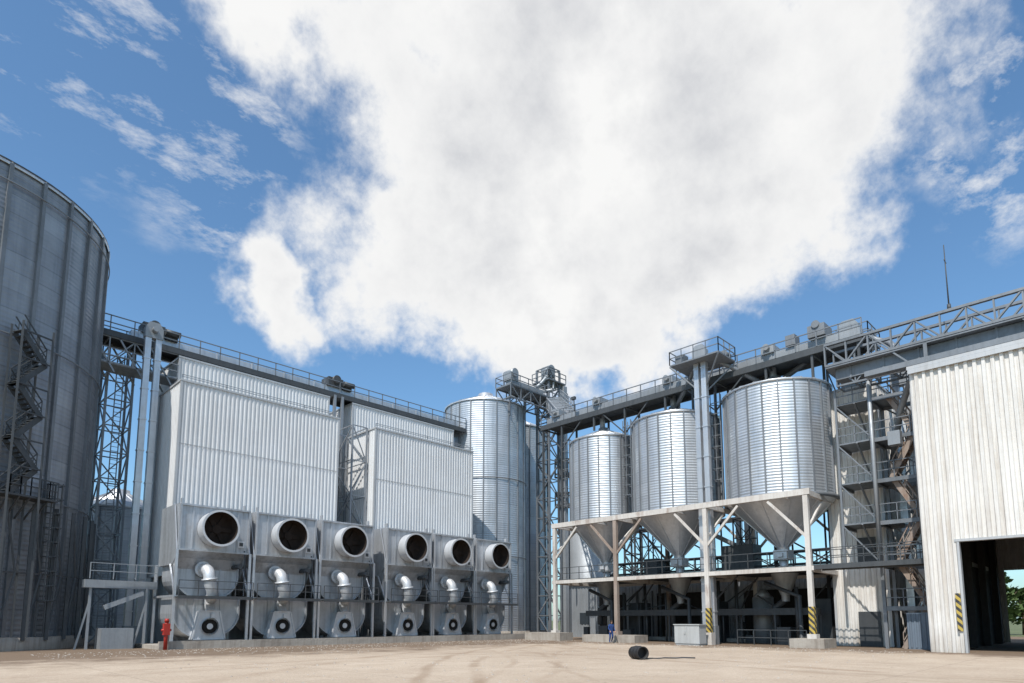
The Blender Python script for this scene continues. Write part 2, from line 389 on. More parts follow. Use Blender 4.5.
# ------------------------------------------------------------------ fan/filter units
FW=4.7
def fan_meshes():
    out=[]
    g=G(); w=FW
    prof=[(0,6.1),(0,9.05),(.25,9.2),(3.9,9.2),(3.9,5.2),(1.1,5.2)]
    L=[(.12,y,z) for y,z in prof]; Rr=[(w-.12,y,z) for y,z in prof]
    g.poly(L[::-1]); g.poly(Rr)
    for k in range(len(prof)):
        a,b=k,(k+1)%len(prof); g.quad(L[a],L[b],Rr[b],Rr[a])
    for x in (.12,w-.12,): g.beam((x,-.05,6.1),(x,-.05,9.1),.14,.12)
    for z in (6.12,9.08): g.beam((.12,-.06,z),(w-.12,-.06,z),.14,.12)
    g.beam((.9,-.03,6.2),(.9,-.03,9.0),.06,.08); g.beam((w-.9,-.03,6.2),(w-.9,-.03,9.0),.06,.08)
    for x in (.3,w-.3): g.box(x-.05,.3,9.2,x+.05,.6,9.55)
    for x in (.16,w-.22):
        g.poly([(x,1.1,5.2),(x,0,6.1),(x,-.0,5.9),(x,.9,4.3),(x,1.1,4.3)])
    out.append(("housing",g.mesh("housing",[FANM])))
    g=G(); cx,cz=w*.5,7.6
    g.cyl((cx,-.04,cz),(cx,-1.05,cz),1.18,1.18,36,0,False,False)
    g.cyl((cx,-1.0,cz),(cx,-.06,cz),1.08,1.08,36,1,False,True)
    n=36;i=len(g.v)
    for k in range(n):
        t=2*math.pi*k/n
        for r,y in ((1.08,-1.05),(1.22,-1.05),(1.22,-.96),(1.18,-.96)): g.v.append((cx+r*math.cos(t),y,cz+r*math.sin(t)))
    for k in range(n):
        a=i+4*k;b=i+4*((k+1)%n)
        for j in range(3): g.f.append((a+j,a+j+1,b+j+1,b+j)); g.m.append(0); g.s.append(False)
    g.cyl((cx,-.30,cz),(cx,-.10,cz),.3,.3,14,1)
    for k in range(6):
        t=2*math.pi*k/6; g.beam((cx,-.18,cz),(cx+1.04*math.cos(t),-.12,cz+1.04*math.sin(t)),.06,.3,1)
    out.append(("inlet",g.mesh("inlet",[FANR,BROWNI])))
    g=G()
    def trough(x0,x1,y0,y1,zt,zb,m=0,n=16):
        cx=(x0+x1)/2; hw=(x1-x0)/2; zc=zb+hw*.78; pts=[(x0,zt)]
        for k in range(n+1):
            t=math.pi+math.pi*k/n; pts.append((cx+hw*math.cos(t),zc+(zc-zb)*math.sin(t)))
        pts.append((x1,zt))
        g.poly([(x,y0,z) for x,z in pts],m)
        for a,b in zip(pts,pts[1:]): g.quad((a[0],y0,a[1]),(b[0],y0,b[1]),(b[0],y1,b[1]),(a[0],y1,a[1]),m,True)
        for a,b in zip(pts,pts[1:]): g.beam((a[0],y0-.04,a[1]),(b[0],y0-.04,b[1]),.13,.1,m)
        g.beam((x0,y0-.05,zt),(x1,y0-.05,zt),.14,.14,m)
        for fx in (.3,.7): g.beam((x0+(x1-x0)*fx,y0-.02,zb+.35),(x0+(x1-x0)*fx,y0-.02,zt),.05,.06,m)
    trough(.35,w-.35,1.0,3.8,5.2,2.9); trough(.25,w-.25,.75,3.8,3.1,.35)
    g.quad((.2,.35,6.0),(w-.2,.35,6.0),(w-.5,1.02,4.9),(.5,1.02,4.9))
    out.append(("hopper_trough",g.mesh("hopper_trough",[FANM])))
    g=G(); cx=w*.52; pts=[(cx-.5,1.0,4.95),(cx-.5,.45,4.95)]
    for k in range(1,7):
        t=math.pi/2*k/6; pts.append((cx-.5+.15*math.sin(t),.45-.6*math.sin(t),4.95-.6*(1-math.cos(t))))
    pts += [(cx-.3,-.15,3.95),(cx-.1,-.1,3.5),(cx+.0,.1,3.2),(cx+.0,.4,3.0)]
    g.pipe(pts,.38,16,0)
    g.cyl((cx-.5,.75,4.95),(cx-.5,.62,4.95),.53,.53,18,0); g.cyl((cx-.35,-.15,4.3),(cx-.33,-.15,4.18),.50,.50,18,0)
    out.append(("elbow_duct",g.mesh("elbow_duct",[FANR])))
    g=G(); cx=w*.5
    bt=[(cx-1.05,.3),(cx+1.05,.3),(cx+.62,2.15),(cx-.62,2.15)]
    g.poly([(x,.15,z) for x,z in bt])
    for k in range(4):
        a=bt[k];b=bt[(k+1)%4]; g.quad((a[0],.15,a[1]),(b[0],.15,b[1]),(b[0],.78,b[1]),(a[0],.78,a[1])); g.beam((a[0],.12,a[1]),(b[0],.12,b[1]),.09,.09)
    g.cyl((cx,.15,1.15),(cx,-.05,1.15),.55,.55,24,0,False,False); g.cyl((cx,-.04,1.15),(cx,.14,1.15),.47,.47,24,1,False,True)
    g.cyl((cx,.05,1.15),(cx,-.0,1.15),.2,.2,12,0)
    g.box(cx+.05,-.0,1.7,cx+.35,.14,2.0,0); g.beam((cx,.1,2.15),(cx,.6,2.9),.5,.3,0)
    out.append(("blower",g.mesh("blower",[FANR,BLACK])))
    g=G()
    for x in (0,w):
        for y in (-.12,3.9): g.beam((x,y,0),(x,y,5.3 if y>0 else 6.1),.16,.16,0)
        g.beam((x,-.12,3.1),(x,3.9,3.1),.14,.14,0); g.beam((x,-.1,3.2),(x,1.1,5.2),.1,.1,0)
        g.beam((x,-.1,6.0),(x,.9,9.2),.06,.06,0)
    g.box(0,-.95,3.0,w,.1,3.08,1); g.beam((0,-.95,3.02),(w,-.95,3.02),.08,.2,1)
    g.rail((0,-.92,3.08),(w,-.92,3.08),1.0,1.2,.045,1)
    g.beam((0,-.12,.2),(w,-.12,.2),.12,.16,1)
    out.append(("support_frame",g.mesh("support_frame",[GALV,DARK])))
    g=G(); g.box(w-.85,-.09,6.5,w-.4,-.065,6.95,0); g.box(w-.75,-.105,6.6,w-.5,-.091,6.85,1)
    g.cyl((w-.7,-.3,5.2),(w-.7,.9,5.2),.17,.17,12,1)
    g.pipe([(w-.35,-.2,3.2),(w-.35,-.2,5.6),(w-.35,.0,6.3)],.04,6,1)
    out.append(("rating_plate",g.mesh("rating_plate",[FANR,DARK])))
    return out
FM=fan_meshes()
for x in (13.5,18.5,23.5,29.4,34.3,39.2):
    e=empty("exhaust_fan_unit",(x,44.05,.25))
    for nme,me in FM: inst(me,nme,e)
g=G(); g.box(12.6,43.2,0,45,48.6,.25); g.box(12.6,43.2,.25,45,43.4,.5); g.obj("concrete_plinth",CONC)

# ------------------------------------------------------------------ dryer buildings
def block(gw,gt,x0,x1,y0,y1,z0,z1,pitch=.32,dep=.04):
    gw.corr((x0,y0),(x1,y0),z0,z1,pitch,dep); gw.corr((x1,y0),(x1,y1),z0,z1,pitch,dep)
    gw.corr((x1,y1),(x0,y1),z0,z1,pitch,dep); gw.corr((x0,y1),(x0,y0),z0,z1,pitch,dep)
    gt.box(x0-.1,y0-.1,z1,x1+.1,y1+.1,z1+.14)
    for x,y in ((x0,y0),(x1,y0),(x0,y1),(x1,y1)):
        gt.box(x-.08,y-.08,z0,x+.08,y+.08,z1-.01)
for x0,x1,xa,xb in ((14.65,27.5,15.9,29.2),(31.3,43.1,31.8,44.6)):
    e=empty("grain_dryer_building")
    gw=G(); gt=G()
    block(gw,gt,x0,x1,49,53.9,5.0,19.3); block(gw,gt,xa,xb,54.05,61,0,23.0)
    for z in (9.8,14.6): gt.box(x0+.1,48.94,z,x1-.1,48.955,z+.05)
    gw.obj("sheet_walls",WHITE,e); gt.obj("roof_trim",TRIM,e)
    g=G()
    for x in (x0+.3,(x0+x1)/2,x1-.3):
        g.beam((x,49.3,0),(x,49.3,5),.35); g.beam((x,53.5,0),(x,53.5,5),.35)
    g.box(x0+.5,50,0,x1-.5,53,5)
    g.obj("base_columns",GALVD,e)
    g=G(); g.rail((x0,49,19.5),(x1,49,19.5),.3,3,.045); g.obj("parapet_rail",GALVD,e)

# ------------------------------------------------------------------ catwalk over dryers
e=empty("elevated_conveyor_catwalk")
g=G()
g.box(9.3,54.0,23.55,46.5,56.3,23.7); g.beam((9.3,54,23.4),(46.5,54,23.4),.14,.4); g.beam((9.3,56.3,23.4),(46.5,56.3,23.4),.14,.4)
g.obj("deck",DARK,e)
g=G(); g.rail((9.3,54,23.7),(46.5,54,23.7),1.15,1.6,.07); g.rail((9.3,56.3,23.7),(46.5,56.3,23.7),1.15,1.6,.07); g.rail((9.3,54,23.7),(9.3,56.3,23.7)); g.obj("railing",RIB,e)
g=G(); g.box(12.5,54.8,23.9,46,55.6,24.5)
for x in range(13,46,3): g.box(x,54.75,23.88,x+.12,55.65,24.55)
g.obj("conveyor_trough",GALV,e)
g=G()
for x in (13.2,29.3):
    g.box(x,54.4,24.5,x+1.6,55.8,25.3); g.cyl((x+.8,54.1,25.1),(x+.8,56,25.1),.4,.4,18); g.box(x+1.7,54.5,24.4,x+2.6,55.3,25.0); g.cyl((x+1.6,54.3,24.9),(x+2.7,54.3,24.9),.25,.25,14)
g.obj("drive_head",DARK,e)
g=G()
for x in (9.6,11.5,13.6): g.beam((x,54.1,23.4),(x+1.8,54.1,20.5),.12); g.beam((x,56.2,23.4),(x+1.8,56.2,20.5),.12)
g.truss((9.3,55.1,21.2),(16,55.1,21.2),2.0,2.0,1.6,.12,.08)
g.rail((9.3,54,21.2),(15.8,54,21.2),1.1)
g.box(9.3,54.1,21.1,15.8,56.1,21.18)
for x in (29.8,30.6): g.beam((x,54,0),(x,54,23.4),.25)
g.lattice(29.5,50,31.0,53.6,0,19.5,3,.14,.08)
g.obj("support_struts",STEEL,e)

e=empty("lattice_tower"); g=G(); g.lattice(11.5,56.6,13.3,58.6,0,23.4,2.2,.17,.09)
g.ladder(12.4,56.8,0,23,(0,-1),.5,False)
g.obj("frame",STEEL,e)
def elevator(name,x,y,z1,ax=(1,0),w=.55,gap=.95,z0=0,mat=GALV):
    e=empty(name,(x,y,0)); g=G(); ax=Vector((*ax,0))
    for sg in (-.5,.5):
        c=ax*gap*sg; g.box(c.x-w/2,c.y-w/2,z0,c.x+w/2,c.y+w/2,z1-1)
        z=z0+2.4
        while z<z1-1: g.box(c.x-w/2-.04,c.y-w/2-.04,z,c.x+w/2+.04,c.y+w/2+.04,z+.1); z+=2.4
    g.obj("trunking",mat,e)
    g=G(); hx=(gap/2+w/2+.05) if ax.x else w*.7; hy=w*.7 if ax.x else (gap/2+w/2+.05)
    g.box(-hx,-hy,z1-1.1,hx,hy,z1-.3)
    tx=hx*.55 if ax.x else hx; ty=hy if ax.x else hy*.55
    g.hexa([(-hx,-hy,z1-.29),(hx,-hy,z1-.29),(hx,hy,z1-.29),(-hx,hy,z1-.29),(-tx,-ty,z1+.15),(tx,-ty,z1+.15),(tx,ty,z1+.15),(-tx,ty,z1+.15)])
    g.box(-hx,-hy,z0,hx,hy,z0+1.4)
    sd=Vector((-ax.y,ax.x,0))*(w*.7)
    g.cyl(-sd*2.6+Z(z1-.5),-sd*1.0+Z(z1-.5),.22,.22,14)
    g.obj("head_and_boot",GALVD,e); return e
elevator("bucket_elevator",13.5,52.6,24.4,(1,0),.42,.72)

silo("storage_silo",16.5,72,4.2,12.5,1.8,16,SMID,.4)
e=empty("transfer_conveyor"); g=G()
g.beam((9.2,47.2,4.1),(13.4,47.5,4.1),.6,.5); g.beam((10.4,47.2,2.6),(12.6,47.2,3.6),.3,.3)
for x in (9.6,12.8): g.beam((x,47.2,0),(x,47.2,4),.14); g.beam((x-.6,47.2,0),(x,47.2,3),.1)
g.box(10.2,46.4,0,12.0,47.9,1.3); g.rail((9.4,46.6,4.4),(13.3,46.9,4.4),1,1.2,.05); g.obj("body",GALVD,e)
e=empty("red_hydrant_post",(12.9,43.0,0)); g=G(); g.cyl((0,0,0),(0,0,1.7),.11,.11,14); g.cyl((0,0,1.7),(0,0,1.9),.15,.1,14); g.box(-.18,-.14,.9,.18,.14,1.6); g.cyl((-.28,0,1.2),(.28,0,1.2),.07,.07,10); g.obj("body",RED,e)

# ------------------------------------------------------------------ centre silos
silo("grain_silo",51.2,55.8,4.85,27.2,1.8,20,SMID,.6,.12,.1,rings=(9,18))
silo("grain_silo",59.8,59.2,4.3,27.0,1.8,18,SMID,.6,.12,.1)
e=empty("silo_top_platform"); g=G()
g.box(49.5,49.6,28.7,59.5,52.2,28.85); g.rail((49.5,49.6,28.85),(59.5,49.6,28.85),1.2,1.4,.08); g.rail((49.5,52.2,28.85),(59.5,52.2,28.85),1.2,1.4,.08); g.rail((49.5,49.6,28.85),(49.5,52.2,28.85),1.2)
g.truss((49.5,50.9,27.2),(59.5,50.9,27.2),2.4,1.5,1.6,.14,.1)
for x in (50.5,53,55.5): g.beam((x,50.9,25.5),(x,50.9,28.7),.18)
g.lattice(56.6,50.2,58.6,52.2,0,33.0,2.3,.2,.11)
g.box(56.2,49.8,31.2,59.4,52.6,31.35); g.rail((56.2,49.8,31.35),(59.4,49.8,31.35),1.1,1.1,.08); g.rail((56.2,49.8,31.35),(56.2,52.6,31.35),1.1,1.1,.08)
g.obj("frame",RIB,e)
g=G(); g.box(50.2,50.3,29.0,55.8,51.2,29.7); g.box(50.0,50.2,29.6,51.3,51.4,30.6); g.cyl((50.6,50,30.5),(50.6,51.6,30.5),.5,.5,16); g.box(57,50.6,31.4,58.2,51.8,33.0); g.cyl((57.6,50.5,33.0),(57.6,51.9,33.0),.6,.6,18)
g.pipe([(57.2,50.4,32.4),(55.5,50.6,30.5),(54,52,29)],.22,10); g.pipe([(57.8,50.4,32),(57,49.8,30),(53,54,29)],.2,10)
g.box(58.9,49.7,0,59.5,50.3,31)
g.obj("machinery",GALVD,e)
e=empty("sloped_conveyor_bridge"); g=G()
g.truss((56.8,49.6,27.6),(48.2,40.5,21.8),1.8,1.3,1.7,.16,.1); g.beam((56.8,49.6,28.2),(48.2,40.5,22.4),.9,.6)
g.rail((57.4,49.0,28.9),(48.8,39.9,23.1),1.0,1.5,.07)
g.obj("frame",STEEL,e)
e=empty("rear_truss_bridge"); g=G()
g.truss((58.6,51,19.6),(72,36,19.6),1.8,1.9,1.6,.2,.13); g.truss((58.6,51,15.8),(72,36,15.8),1.8,1.5,1.6,.2,.13)
g.lattice(64.5,43.5,66,45,0,19.6,2,.18,.1)
g.obj("frame",DARK,e)
e=empty("round_steel_bin",(63,49,0)); g=G(); g.lathe([(3.2,0),(3.2,13),(.5,14.6),(.01,14.7)],36); g.obj("shell",GALVD,e)

# ------------------------------------------------------------------ right hopper silos
FX=44.0; BX=52.2
YS=(15.9,23.3,31.6,38.4)
def hopper_silo(cx,cy,R,zt,nrib=22):
    e=empty("hopper_silo",(cx,cy,0)); zb=10.65
    g=G(); g.lathe([(R,zb),(R,zt)],72); g.obj("shell",SHOP,e)
    g=G(); g.lathe([(R+.05,zt-.1),(R+.16,zt+.02),(.5,zt+1.2),(.5,zt+1.5),(.01,zt+1.55)],72)
    for k in range(nrib):
        t=2*math.pi*k/nrib; a=Vector((math.cos(t),math.sin(t),0)); g.beam(a*(R+.1)+Z(zt+.06),a*.5+Z(zt+1.25),.07,.08)
    g.obj("roof",GALV,e)
    g=G()
    for k in range(nrib):
        t=2*math.pi*(k+.5)/nrib; q=Vector((math.cos(t),math.sin(t),0)); sd=Vector((-q.y,q.x,0))
        b=[q*(R-.02)-sd*.05,q*(R-.02)+sd*.05,q*(R+.10)+sd*.05,q*(R+.10)-sd*.05]
        g.hexa([x+Z(zb) for x in b]+[x+Z(zt) for x in b])
    g.lathe([(R+.02,zb-.1),(R+.22,zb-.1),(R+.22,zb+.14),(R+.02,zb+.14)],72)
    g.obj("stiffeners",RIB,e)
    g=G(); g.lathe([(R,zb),(.45,7.3),(.45,7.0)],48)
    for k in range(11):
        t=2*math.pi*(k+.5)/11; a=Vector((math.cos(t),math.sin(t),0)); g.beam(a*(R+.02)+Z(zb),a*.47+Z(7.3),.06,.06)
    g.obj("cone",GALV,e)
    g=G(); g.box(-.55,-.55,6.3,.55,.55,7.05); g.cyl((0,0,6.3),(0,0,5.4),.35,.25,14); g.box(-.75,-.2,6.5,-.55,.2,6.8)
    g.obj("discharge_gate",FANR,e)
    g=G(); p=pol(R+.25,110); g.ladder(p.x,p.y,zb,zt+.9,(p.x,p.y),.45,True); g.obj("ladder",RIB,e)
hopper_silo(48.3,19.3,3.85,19.1); hopper_silo(48.3,28.1,3.65,18.85); hopper_silo(48.3,35.8,3.2,18.6,20)

e=empty("silo_support_frame")
g=G(); gr=G()
for i,y in enumerate(YS):
    G_=gr if i==2 else g
    for x in (FX,BX):
        G_.beam((x,y,0),(x,y,10.2),.32,.32); G_.box(x-.3,y-.3,0,x+.3,y+.3,.9)
        for sg in (-1,1):
            if (i==0 and sg<0) or (i==3 and sg>0): continue
            G_.beam((x,y+.1*sg,7.4),(x,y+2.6*sg,10.1),.17,.17)
    g.beam((FX,y,10.42),(BX,y,10.42),.26,.34); g.beam((FX,y,5.2),(BX,y,5.2),.22,.3)
    g.beam((FX+.2,y,8),(FX+3,y,10.2),.14,.14)
for x in (FX,BX):
    g.beam((x,YS[0]-.3,10.45),(x,YS[-1]+.3,10.45),.3,.42)
    g.beam((x,YS[0]-.3,5.25),(x,YS[-1]+.3,5.25),.2,.3)
for y in (17.5,21.8,26,30.2,34,37.5): g.beam((FX+.15,y,10.4),(BX-.15,y,10.4),.16,.26)
g.obj("painted_steelwork",FRAME,e); gr.obj("rusted_steelwork",RUSTY,e)
g=G(); g.box(FX+.12,8.9,5.42,FX+1.5,38.5,5.48); g.rail((FX+.1,8.9,5.48),(FX+.1,38.5,5.48),1.05,1.4,.05); g.rail((FX+1.45,8.9,5.48),(FX+1.45,15.7,5.48),1.05,1.4,.05)
g.beam((FX,8.9,5.3),(FX,15.6,5.3),.16,.3); g.beam((FX+1.5,8.9,5.3),(FX+1.5,15.6,5.3),.16,.3)
g.box(FX+1.55,16,5.35,BX-.2,38.2,5.45)  # full-width deck added to cast shade on the bays below
for a,b in ((15.9,23.3),(23.3,31.6),(31.6,38.4)): g.beam((BX,a,5.4),(BX,b,10.2),.12)
g.obj("walkway",DARK,e)
g=G()
for i,y in enumerate(YS[:2]): g.box(FX-.175,y-.175,.9,FX+.175,y+.175,2.7)
g.obj("hazard_sleeve",HAZ,e)
g=G()
g.box(43.0,14.9,0,45.2,17.1,.6); g.box(43.1,29.3,0,45.0,34.6,.6); g.box(43.2,37.2,0,45,41.5,.7); g.box(51,15,0,53.4,39,.3)
g.obj("concrete_footings",CONC,e)
e=empty("electrical_cabinet",(42.6,24.1,0)); g=G(); g.box(-.5,-1,.12,.5,1,1.45); g.box(-.56,-1.06,1.45,.56,1.06,1.52); g.box(-.45,-.95,0,.45,.95,.12); g.box(-.53,-.02,.2,-.5,.02,1.4); g.box(-.55,.1,.8,-.52,.2,1.0); g.obj("body",CAB,e)

e=empty("hopper_conveyor_gallery"); g=G()
g.box(46.7,12.5,21.35,49.2,42.5,21.5); g.beam((46.7,12.5,21.2),(46.7,42.5,21.2),.16,.45); g.beam((49.2,12.5,21.2),(49.2,42.5,21.2),.16,.45)
for y in (12.8,15.9,19.3,23.5,25.5,28.1,32.3,35.8,39.8,42.3):
    for x in (46.8,49.1): g.beam((x,y,19.6 if y in (19.3,28.1,35.8) else (18.7 if y<16 else 10.6)),(x,y,21.2),.16)
    g.beam((46.8,y,21.1),(49.1,y,21.1),.14)
for y in (23.5,32.3,39.8): g.beam((46.8,y-2.5,21.0),(46.8,y,18.6),.1); g.beam((46.8,y+2.5,21.0),(46.8,y,18.6),.1)
g.obj("deck",DARK,e)
g=G(); g.rail((46.7,12.5,21.5),(46.7,42.5,21.5),1.15,1.5,.07); g.rail((49.2,12.5,21.5),(49.2,42.5,21.5),1.15,1.5,.07); g.obj("railing",RIB,e)
g=G(); g.box(47.4,12.8,21.7,48.2,42.3,22.3)
for y in range(13,42,2): g.box(47.35,y,21.68,48.25,y+.1,22.36)
for y in (19.3,28.1,35.8,41): g.box(47.2,y-.5,22.3,48.4,y+.5,22.9); g.cyl((46.9,y,22.7),(48.2,y,22.7),.25,.25,12)
for y in (19.3,28.1,35.8): g.cyl((48.1,y,19.9),(48.1,y,21.7),.25,.25,12)
g.obj("conveyor_trough",GALVD,e)
for y in (26.8,38.0):
    e=empty("floodlight",(46.55,y,22.0)); g=G(); g.beam((0,0,0),(0,0,1.2),.06); g.box(-.22,-.22,1.1,.05,.22,1.38); g.obj("lamp",DARK,e)

elevator("bucket_elevator",44.9,23.7,23.4,(0,1),.40,.62)
elevator("bucket_elevator",50.6,14.4,24.2,(0,1),.5,.85,18.75)
elevator("bucket_elevator",50.5,11.2,19.5,(0,1),.45,.8)
elevator("bucket_elevator",54.5,25.2,23.5,(0,1),.45,.8)
e=empty("elevator_head_platform"); g=G()
for (x0,x1,y0,y1,z) in ((43.8,46.6,21.6,25.8,22.2),(49.3,52.2,12.8,16.0,22.3)):
    g.box(x0,y0,z-.12,x1,y1,z)
    for a,b in (((x0,y0),(x1,y0)),((x0,y0),(x0,y1)),((x0,y1),(x1,y1)),((x1,y0),(x1,y1))): g.rail((*a,z),(*b,z),1.1,1.1,.06)
    for x,y in ((x0,y0),(x1,y0),(x0,y1),(x1,y1)): g.beam((x,y,z-.15),((x0+x1)/2,(y0+y1)/2,z-2.6),.1)
g.lattice(49.5,13.0,52.0,15.8,18.8,22.2,1.7,.14,.08)
g.obj("frame",RIB,e)
g=G()
g.pipe([(45.1,23.9,23.0),(46.5,22,21.8),(47.8,20,20.2)],.18,10); g.pipe([(45.1,24,23.0),(46.5,25.5,21.8),(47.8,27.6,20.2)],.18,10)
g.pipe([(50.4,14.6,23.4),(49.5,16.5,22),(48.4,18.8,20.3)],.2,10); g.pipe([(50.4,14,23.2),(50.0,11.6,21.5),(47.5,10.4,19.5)],.22,10)
g.cyl((45.8,22.2,22.7),(46.6,22.2,22.7),.3,.3,14); g.box(44.2,24.8,22.3,45.0,25.5,23.0); g.box(49.5,15.2,22.4,50.3,15.8,23.3)
g.box(47.0,15.0,22.4,48.6,16.2,23.3); g.cyl((46.9,15.6,23.3),(48.7,15.6,23.3),.28,.28,14); g.box(47.2,17.2,22.4,48.2,17.9,23.2)
g.obj("spouts_and_motors",RIB,e)

e=empty("elevator_house"); gw=G(); gt=G(); block(gw,gt,49.2,57,12.6,16.1,0,18.6,.35,.06); gw.obj("sheet_walls",WHITE2,e); gt.obj("trim",TRIM,e)
g=G(); g.box(49.05,13.2,5.5,49.12,14.4,7.6); g.box(49.05,13.2,0,49.12,14.6,2.4); g.obj("doors",DARK,e)

e=empty("steel_stair_tower"); g=G(); gs=G()
x0,x1,y0,y1=46.4,49.0,8.9,12.2
for x in (x0,x1):
    for y in (y0,y1): g.beam((x,y,0),(x,y,17.6),.2,.2)
lv=[0,2.7,5.48,8.3,11.1,13.9,16.7]
for k,z in enumerate(lv):
    if k>0:
        g.box(x0,y0,z-.1,x1,y0+.9,z); g.box(x0,y1-.9,z-.1,x1,y1,z)
        g.rail((x0,y0,z),(x0,y1,z),1.1,1.2,.055); g.rail((x0,y0,z),(x1,y0,z),1.1,1.2,.055)
        g.beam((x0,y0,z-.15),(x0,y1,z-.15),.14,.26); g.beam((x1,y0,z-.15),(x1,y1,z-.15),.14,.26); g.beam((x0,y0,z-.15),(x1,y0,z-.15),.14,.26); g.beam((x0,y1,z-.15),(x1,y1,z-.15),.14,.26)
    if k<len(lv)-1:
        a,b=(y1-.9,y0+.9) if k%2==0 else (y0+.9,y1-.9)
        gs.stairs((x0+.15+.1*(k%2),a,z),(x0+.15+.1*(k%2),b,lv[k+1]),.9,(1,0,0),11)
    if k<len(lv)-1: g.beam((x1,y0,z),(x1,y1,lv[k+1]),.1,.1)
for z in (8.3,11.1,13.9,16.7):
    g.box(46.4,12.2,z-.1,49.0,14.4,z); g.rail((46.4,12.2,z),(46.4,14.4,z),1.1,1.2,.055); g.beam((46.4,14.4,z-.2),(49,14.4,z-.2),.14,.2); g.beam((46.4,13.2,z-.1),(48.9,13.2,z-1.8),.1)
g.beam((46.4,14.4,5.4),(46.4,14.4,17.8),.14)
for z in (5.48,8.3,11.1,13.9): g.beam((46.4,12.2,z),(46.4,14.4,z+2.7),.08)
g.truss((x0,9.3,17.8),(x0,14,17.8),1.4,1.2,1.2,.12,.08)
g.obj("frame",RIB,e); gs.obj("stair_flights",RUSTY,e)
e=empty("pipe_rack"); g=G()
for x,y,z in ((45.6,9.6,18),(50.2,9.6,17),(45.8,12.1,19),(51.5,10.2,15)): g.cyl((x,y,5.5),(x,y,z),.13,.13,12)
g.pipe([(45.6,9.6,17),(46.5,10.5,15.5),(50,12,13)],.2,10); g.pipe([(50.2,9.6,16),(50.2,8.9,13),(52,8.9,11)],.2,10)
g.box(49.4,9.4,9.4,51.6,11.2,11.5); g.box(45.4,10.4,13,46.0,11.1,13.9); g.cyl((49.6,10.3,9.4),(49.6,10.3,7.4),.8,.2,16)
g.lattice(50.6,8.9,53,11.6,0,19,2.4,.18,.1)
g.obj("pipes",GALVD,e)
e=empty("steel_storage_container",(46.9,8.9,0)); g=G()
g.corr((-.6,2.1),(-.6,0),.1,2.2,.25,.04); g.corr((-.6,0),(1.6,0),.1,2.2,.25,.04); g.box(-.6,0,2.2,1.7,2.1,2.28); g.box(-.6,.05,.0,1.6,2.1,.1); g.box(-.5,.1,.1,1.6,2.1,2.19); g.obj("body",weathered("container_blue",(.17,.22,.28),(.10,.12,.15),.5),e)

e=empty("service_building"); gw=G(); g=G(); gb=G()
X=54.0
segs=[(45,41,0),(41,37.6,1),(37.6,34,0),(34,27,1),(27,25.2,0),(25.2,16.3,1),(16.3,8.9,0)]
for a,b,t in segs:
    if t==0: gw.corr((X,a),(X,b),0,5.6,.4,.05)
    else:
        gw.corr((X,a),(X,b),4.4,5.6,.4,.05); g.box(X+.05,b,0,X+6,a,4.4)  # solid black box fills the doorway, its unlit depth put into the colour
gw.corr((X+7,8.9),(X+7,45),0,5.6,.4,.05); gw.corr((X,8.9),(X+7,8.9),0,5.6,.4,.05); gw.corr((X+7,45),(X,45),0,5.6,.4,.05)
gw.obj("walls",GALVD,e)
gb.box(X-.3,8.7,5.6,X+7.2,45.2,5.9); gb.obj("roof",TRIM,e); g.obj("doorway_shade_box",BLACK,e)
g=G()
for y in (35.4,43.0): g.box(X-.08,y-.6,1.4,X-.02,y+.6,2.6)
g.obj("windows",GLASS,e)
# machinery under / behind the silos
e=empty("ground_conveyor_machinery"); g=G(); gd=G()
for y in (19.3,28.1,35.8):
    g.lathe([(1.0,5.3),(.3,3.6),(.3,3.2)],12,0,(48.3,y)); gd.pipe([(48.3,y,3.3),(48.3,y+.8,2.8),(48.3,y+.8,1.4)],.25,12)
    gd.box(47.6,y-.5,0,49,y+.5,1.3); gd.box(50,y-2.6,.0,51.6,y-1.2,3.4); gd.pipe([(47,y-1.5,0),(47,y-1.5,3.5),(47,y+1,4.6)],.16,10)
gd.box(47.9,17,2.2,48.7,38,2.7)
for y in range(17,38,3): gd.beam((47.9,y,0),(47.9,y,2.2),.12); gd.beam((48.7,y,0),(48.7,y,2.2),.12)
g.cyl((50.5,22,0),(50.5,22,3.6),.8,.8,20); g.cyl((50.5,22,3.6),(50.5,22,4.3),.8,.2,20)
for y in (17.2,24.6,26.2,32.0,33.6): gd.cyl((51.3,y,0),(51.3,y,5.2),.14,.14,10)
gd.rail((45.8,17,0),(45.8,22,0),1.1,1.2,.05)
rc=random.Random(5)
for k in range(34):
    x=rc.uniform(46.5,52); y=rc.uniform(16.5,38)
    t=rc.random()
    if t<.35: gd.cyl((x,y,0),(x,y,rc.uniform(2,5.2)),rc.uniform(.05,.14),None,8)
    elif t<.6: gd.beam((x,y,rc.uniform(2,5)),(x+rc.uniform(-1,1),y+rc.uniform(-3,3),rc.uniform(2,5)),.09)
    elif t<.8: gd.beam((x,y,5.2),(x,y+rc.uniform(1,2.5),rc.uniform(2.5,3.8)),.1)
    else:
        s=rc.uniform(.25,.6); (g if rc.random()<.3 else gd).box(x,y,0,x+s,y+s*1.4,rc.uniform(.6,1.7))
gd.box(50.2,22.5,5.45,51.8,25.2,8.0); gd.box(50.0,31.4,5.45,51.6,32.8,7.4); gd.truss((51.4,16.5,6.2),(51.4,38,6.2),.9,1.0,1.6,.12,.08)
g.pipe([(50.2,24,8),(50.2,26.5,9.4),(49.2,31,9.6)],.2,10)
for k in range(10):
    y=rc.uniform(16.5,38); gd.cyl((51.8,y,5.5),(51.8,y,10.3),.08,None,8)
for y in (22.8,32.0): gd.lattice(50.4,y,51.8,y+1.4,5.45,10.2,1.6,.1,.06)
g.obj("body",GALVD,e); gd.obj("dark_equipment",DARK,e)

